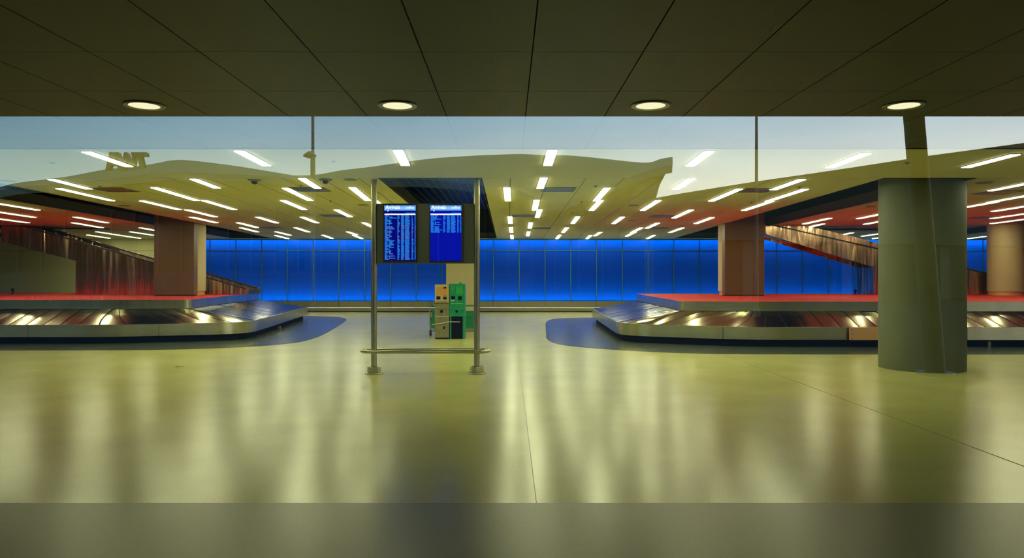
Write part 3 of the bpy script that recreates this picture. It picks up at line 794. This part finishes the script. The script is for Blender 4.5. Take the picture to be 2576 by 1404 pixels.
def cart(loc, rz, lab):
    t = thing('luggage_cart', lab, 'cart', (0, 0, 0), 'luggage carts')
    for s_ in (-1, 1):
        MB().tube([(s_*.25, .42, .10), (s_*.25, -.3, .14), (s_*.25, -.36, .3), (s_*.24, -.44, .74), (s_*.2, -.46, .80)], .016, 8).build('side_frame', 'pipe', t, True)
    MB().tube([(-.2, -.46, .80), (.2, -.46, .80)], .024, 10).build('handle_bar', 'machine_green', t, True)
    for y in (-.25, 0, .25, .42): box(-.24, .24, y-.02, y+.02, .12, .135).build('platform_slat', 'pipe', t)
    bp_ = MB().prism([(-.22, .2), (.22, .2), (.24, .5), (-.24, .5)], -.40, -.37).build('advert_plate', 'machine_green', t)
    MB().prism([(-.2, .5), (.2, .5), (.19, .66), (-.19, .66)], -.44, -.30).build('basket', 'machine_green', t)
    for x, y, r_ in ((-.25, -.3, .085), (.25, -.3, .085), (0, .42, .06)):
        MB().tube([(x-.02, y, r_), (x+.02, y, r_)], r_, 16).build('wheel', 'rubber', t)
    t.location = loc; t.rotation_euler.z = rz
cart((-1.13, 18.95, 0), R(10), 'luggage cart with green plate sticking out right of the dispenser')
cart((-1.76, 18.95, 0), R(-4), 'luggage cart mostly hidden behind the grey pay machine')

lf = thing('fallen_leaf', 'small dry leaf lying on the open floor before the carousel', 'leaf', (-5.72, 12.4, 0))
lm = MB(); P = [(-.055, -.01), (-.03, .02), (.0, .028), (.035, .018), (.06, .004), (.03, -.012), (-.01, -.02)]
lm.v = [(-5.72+x, 12.4+y*1.6, .006+.01*abs(x)/.06) for x, y in P] + [(-5.72, 12.4, .004)]
lm.f = [(i, (i+1) % 7, 7) for i in range(7)]
lm.build('blade', 'leaf', lf)
MB().tube([(-5.66, 12.41, .012), (-5.63, 12.42, .016)], .0025, 6).build('stalk', 'leaf', lf)

# ------------------------------------------------------------------ the street outside, mirrored in the window
OUT = 2*GY
def yv(d): return OUT - d      # distance behind the glass in the mirror -> real y
struct(box(-400, 400, -500, GY-.15, -.4, -.15).build('street_ground', 'asphalt'))
struct(box(-60, 60, -4.5, GY-.0, -.15, -.01).build('sidewalk', 'pavement'))
can = struct(box(-60, 60, yv(13.57), GY-.15, 4.6, 5.1).build('canopy_roof', 'canopy'))
lc = thing('leaning_column', 'dark slanted canopy column mirrored over the round grey column', 'column', (7.44, yv(12.5), -.15))
MB().tube([(7.46, yv(12.5), -.15), (7.06, yv(12.5), 4.6)], .165, 20).build('shaft', 'exterior_column', lc, True)
MB().lathe([(.3, 0), (.3, .05), (.2, .07)], (7.46, yv(12.5), -.15), 20).build('base_plate', 'exterior_column', lc)

def lamp_post(x, d, lower, lab, head):
    t = thing('lamp_post', lab, 'lamp post', (x, yv(d), -.15), 'street lamp posts')
    y = yv(d)
    if head:
        MB().lathe([(.11, 0), (.10, lower+.15)], (x, y, -.15), 16).build('lower_pole', 'lamp_metal', t, True)
        MB().lathe([(.065, lower), (.06, 11)], (x, y, -.15), 12).build('upper_pole', 'lamp_metal', t, True)
        h = MB().lathe([(.06, .22), (.12, .18), (.27, .06), (.26, 0), (.1, -.06)], (x-.13, y, lower+.0), 20).build('lamp_head', 'lamp_metal', t, True)
    else:
        MB().lathe([(.09, 0), (.045, 11)], (x, y, -.15), 14).build('pole', 'lamp_metal', t, True)
        MB().lathe([(.16, 0), (.16, .3), (.09, .34)], (x, y, -.15), 14).build('base', 'lamp_metal', t)
lamp_post(-8.2, 30, 6.55, 'grey lamp post with a round lamp head, mirrored before the blue wall', True)
lamp_post(10.4, 30, 0, 'thin tapering lamp post mirrored above the red-lit ceiling', False)

CR = [(-23.5,12.0),(-20.8,12.2),(-18.2,12.7),(-15.1,13.1),(-11.9,13.6),(-8.0,14.1),(-3.6,14.4),(-1.5,14.5),(1.4,14.6),(3.9,14.5),(5.8,14.5),(7.4,14.4),(10.1,14.1),(12.6,13.8),(15.2,13.5),(16.6,13.9),(17.9,14.1)]
CE = [(-19.9,10.5),(-17.6,10.4),(-15.4,10.4),(-12.8,10.4),(-10.1,10.4),(-6.8,10.3),(-3.1,9.9),(-1.2,9.6),(1.2,9.3),(3.3,8.3),(4.9,8.2),(6.3,8.7),(8.6,9.6),(10.7,10.4),(12.9,11.2),(14.1,11.5),(15.1,11.7)]
LR = [(-90,7.5),(-70,9.0),(-56.5,10.7),(-53.6,11.3),(-48.2,12.0),(-44.0,12.8),(-41.6,13.0),(-38.7,13.4),(-36.7,13.8),(-34.8,13.8),(-30.8,13.3),(-26.4,12.6),(-23.5,12.1),(-22.5,12.0)]
LE = [(-80,6.0),(-60,7.6),(-48,9.2),(-45.3,9.7),(-40.8,10.0),(-37.3,10.4),(-35.2,10.6),(-32.8,10.9),(-31.1,11.0),(-29.5,11.0),(-26.0,10.9),(-22.3,10.7),(-19.9,10.4),(-19.0,10.3)]
tb = thing('terminal_building', 'curved shell-roofed terminal mirrored in the glass', 'building', (-5, yv(74), -.15))
def shell(ridge, eave, name):
    def fine(p):
        out = []
        for i in range(len(p)-1):
            a, b, c, d = p[max(i-1, 0)], p[i], p[i+1], p[min(i+2, len(p)-1)]
            for k in range(4):
                u = k/4
                out.append(tuple(.5*(2*b[j] + (c[j]-a[j])*u + (2*a[j]-5*b[j]+4*c[j]-d[j])*u*u + (3*b[j]-a[j]-3*c[j]+d[j])*u**3) for j in (0, 1)))
        return out + [p[-1]]
    ridge, eave = fine(ridge), fine(eave)
    m = MB(); n = len(ridge); K = 6
    for k in range(K+1):
        f = k/K; e = math.sin(f*math.pi/2)
        for (xr, zr), (xe, ze) in zip(ridge, eave):
            m.v.append((xe+(xr-xe)*f, yv(66+12*f), ze+(zr-ze)*e))
    nb = len(m.v)
    m.v += [(x, y, z-.7) for x, y, z in m.v]
    m.v += [(xr, yv(92), zr-4) for xr, zr in ridge]
    for k in range(K):
        for i in range(n-1):
            a = k*n+i; m.f.append((a, a+1, a+n+1, a+n)); m.f.append((nb+a, nb+a+n, nb+a+n+1, nb+a+1))
    for i in range(n-1):
        m.f.append((i, nb+i, nb+i+1, i+1)); a = K*n+i; b = 2*nb+i; m.f.append((a, a+1, b+1, b))
    for i in (0, n-1):
        for k in range(K): m.f.append((k*n+i, k*n+i+n, nb+k*n+i+n, nb+k*n+i))
    return m.build(name, 'concrete', tb, True)
shell(CR, CE, 'roof_shell'); shell(LR, LE, 'roof_shell')
fc = MB()
for pts in (CE, LE):
    for (x0, z0), (x1, z1) in zip(pts[:-1], pts[1:]):
        if x1 > 13: continue
        fc.quad((x0*1.06, yv(71), -.15), (x1*1.06, yv(71), -.15), (x1*1.06, yv(71), z1+.6), (x0*1.06, yv(71), z0+.6))
fo = fc.build('facade', 'facade_glass', tb)
sdm = fo.modifiers.new('solid', 'SOLIDIFY'); sdm.thickness = .3
for i in range(-36, 7):
    x = i*2.3
    box(x-.08, x+.08, yv(70.7), yv(70.6)+.2, -.15, 8.0).build('facade_mullion', 'concrete_dark', tb)
MB().prism([(12.6, 11.2), (14.6, 11.7), (13.1, 6.0), (10.0, 6.0)], yv(72), yv(67)).build('buttress', 'concrete_dark', tb)
WR = [(7.8,6.5),(9.4,6.8),(12.2,7.3),(17.2,8.1),(21.4,8.7),(24.1,9.1),(29.3,9.9),(36.0,10.8),(42.2,11.7),(50.6,12.8)]
WL = [(7.8,4.1),(9.4,4.1),(12.2,4.1),(17.2,4.0),(21.4,3.9),(24.1,3.8),(29.3,3.7),(36.0,3.6),(42.2,3.5),(50.6,3.4)]
wg = thing('terminal_wing', 'long grey wing rising towards the picture edge, mirrored in the glass', 'building', (29, yv(52), -.15))
MB().prism(WL + WR[::-1], yv(50), yv(58)).build('roof_fascia', 'concrete_wing', wg)
box(8.5, 50.6, yv(56), yv(53), -.15, 4.0).build('recessed_wall', 'facade_glass', wg)
for x in (10, 17, 24, 31, 38, 45): box(x-.35, x+.35, yv(51.6), yv(50.8), -.15, 4.0).build('pier', 'concrete_dark', wg)
sg = thing('roof_sign', 'mirrored letters of a sign standing on the curved roof', 'sign', (-37.4, yv(72), 11.0))
wdt = None
so = Vector(sg.location)
for ch, x0, w_ in (('T', -34.95, 1.0), ('W', -36.05, 1.0), ('A', -37.6, 1.0)):
    text_mesh('letter', ch, 2.3, 'sign', sg, Matrix.Translation(Vector((x0, yv(69.9), 11.4))-so) @ Matrix.Rotation(R(180), 4, 'Z') @ Matrix.Rotation(R(90), 4, 'X'), .25, 1.0 if ch != 'W' else .8, .10, .22)
box(-39.6, -35.1, yv(70.3), yv(69.9), 11.0, 11.35).build('sign_rail', 'sign', sg)
rl = thing('street_railing', 'low street railing of thin upright bars mirrored in the glass', 'railing', (-17, yv(40), -.15))
box(-27, 0, yv(40.05), yv(39.95), 1.44, 1.5).build('top_rail', 'railing_metal', rl)
box(-27, 0, yv(40.05), yv(39.95), .45, .5).build('bottom_rail', 'railing_metal', rl)
b = MB()
x = -27
while x < 0: b.box(x, x+.03, yv(40.02), yv(39.98), -.15, 1.45); x += .155
b.build('bars', 'railing_metal', rl)['kind'] = 'stuff'
sw = thing('street_wall', 'low pale street wall mirrored behind the thin railing', 'wall', (-22, yv(60.2), -.15))
box(-60, 2, yv(60.4), yv(60), -.15, 1.80).build('wall_face', 'street_wall', sw)
box(-60, 2, yv(60.5), yv(59.9), 1.80, 1.88).build('coping', 'street_wall', sw)
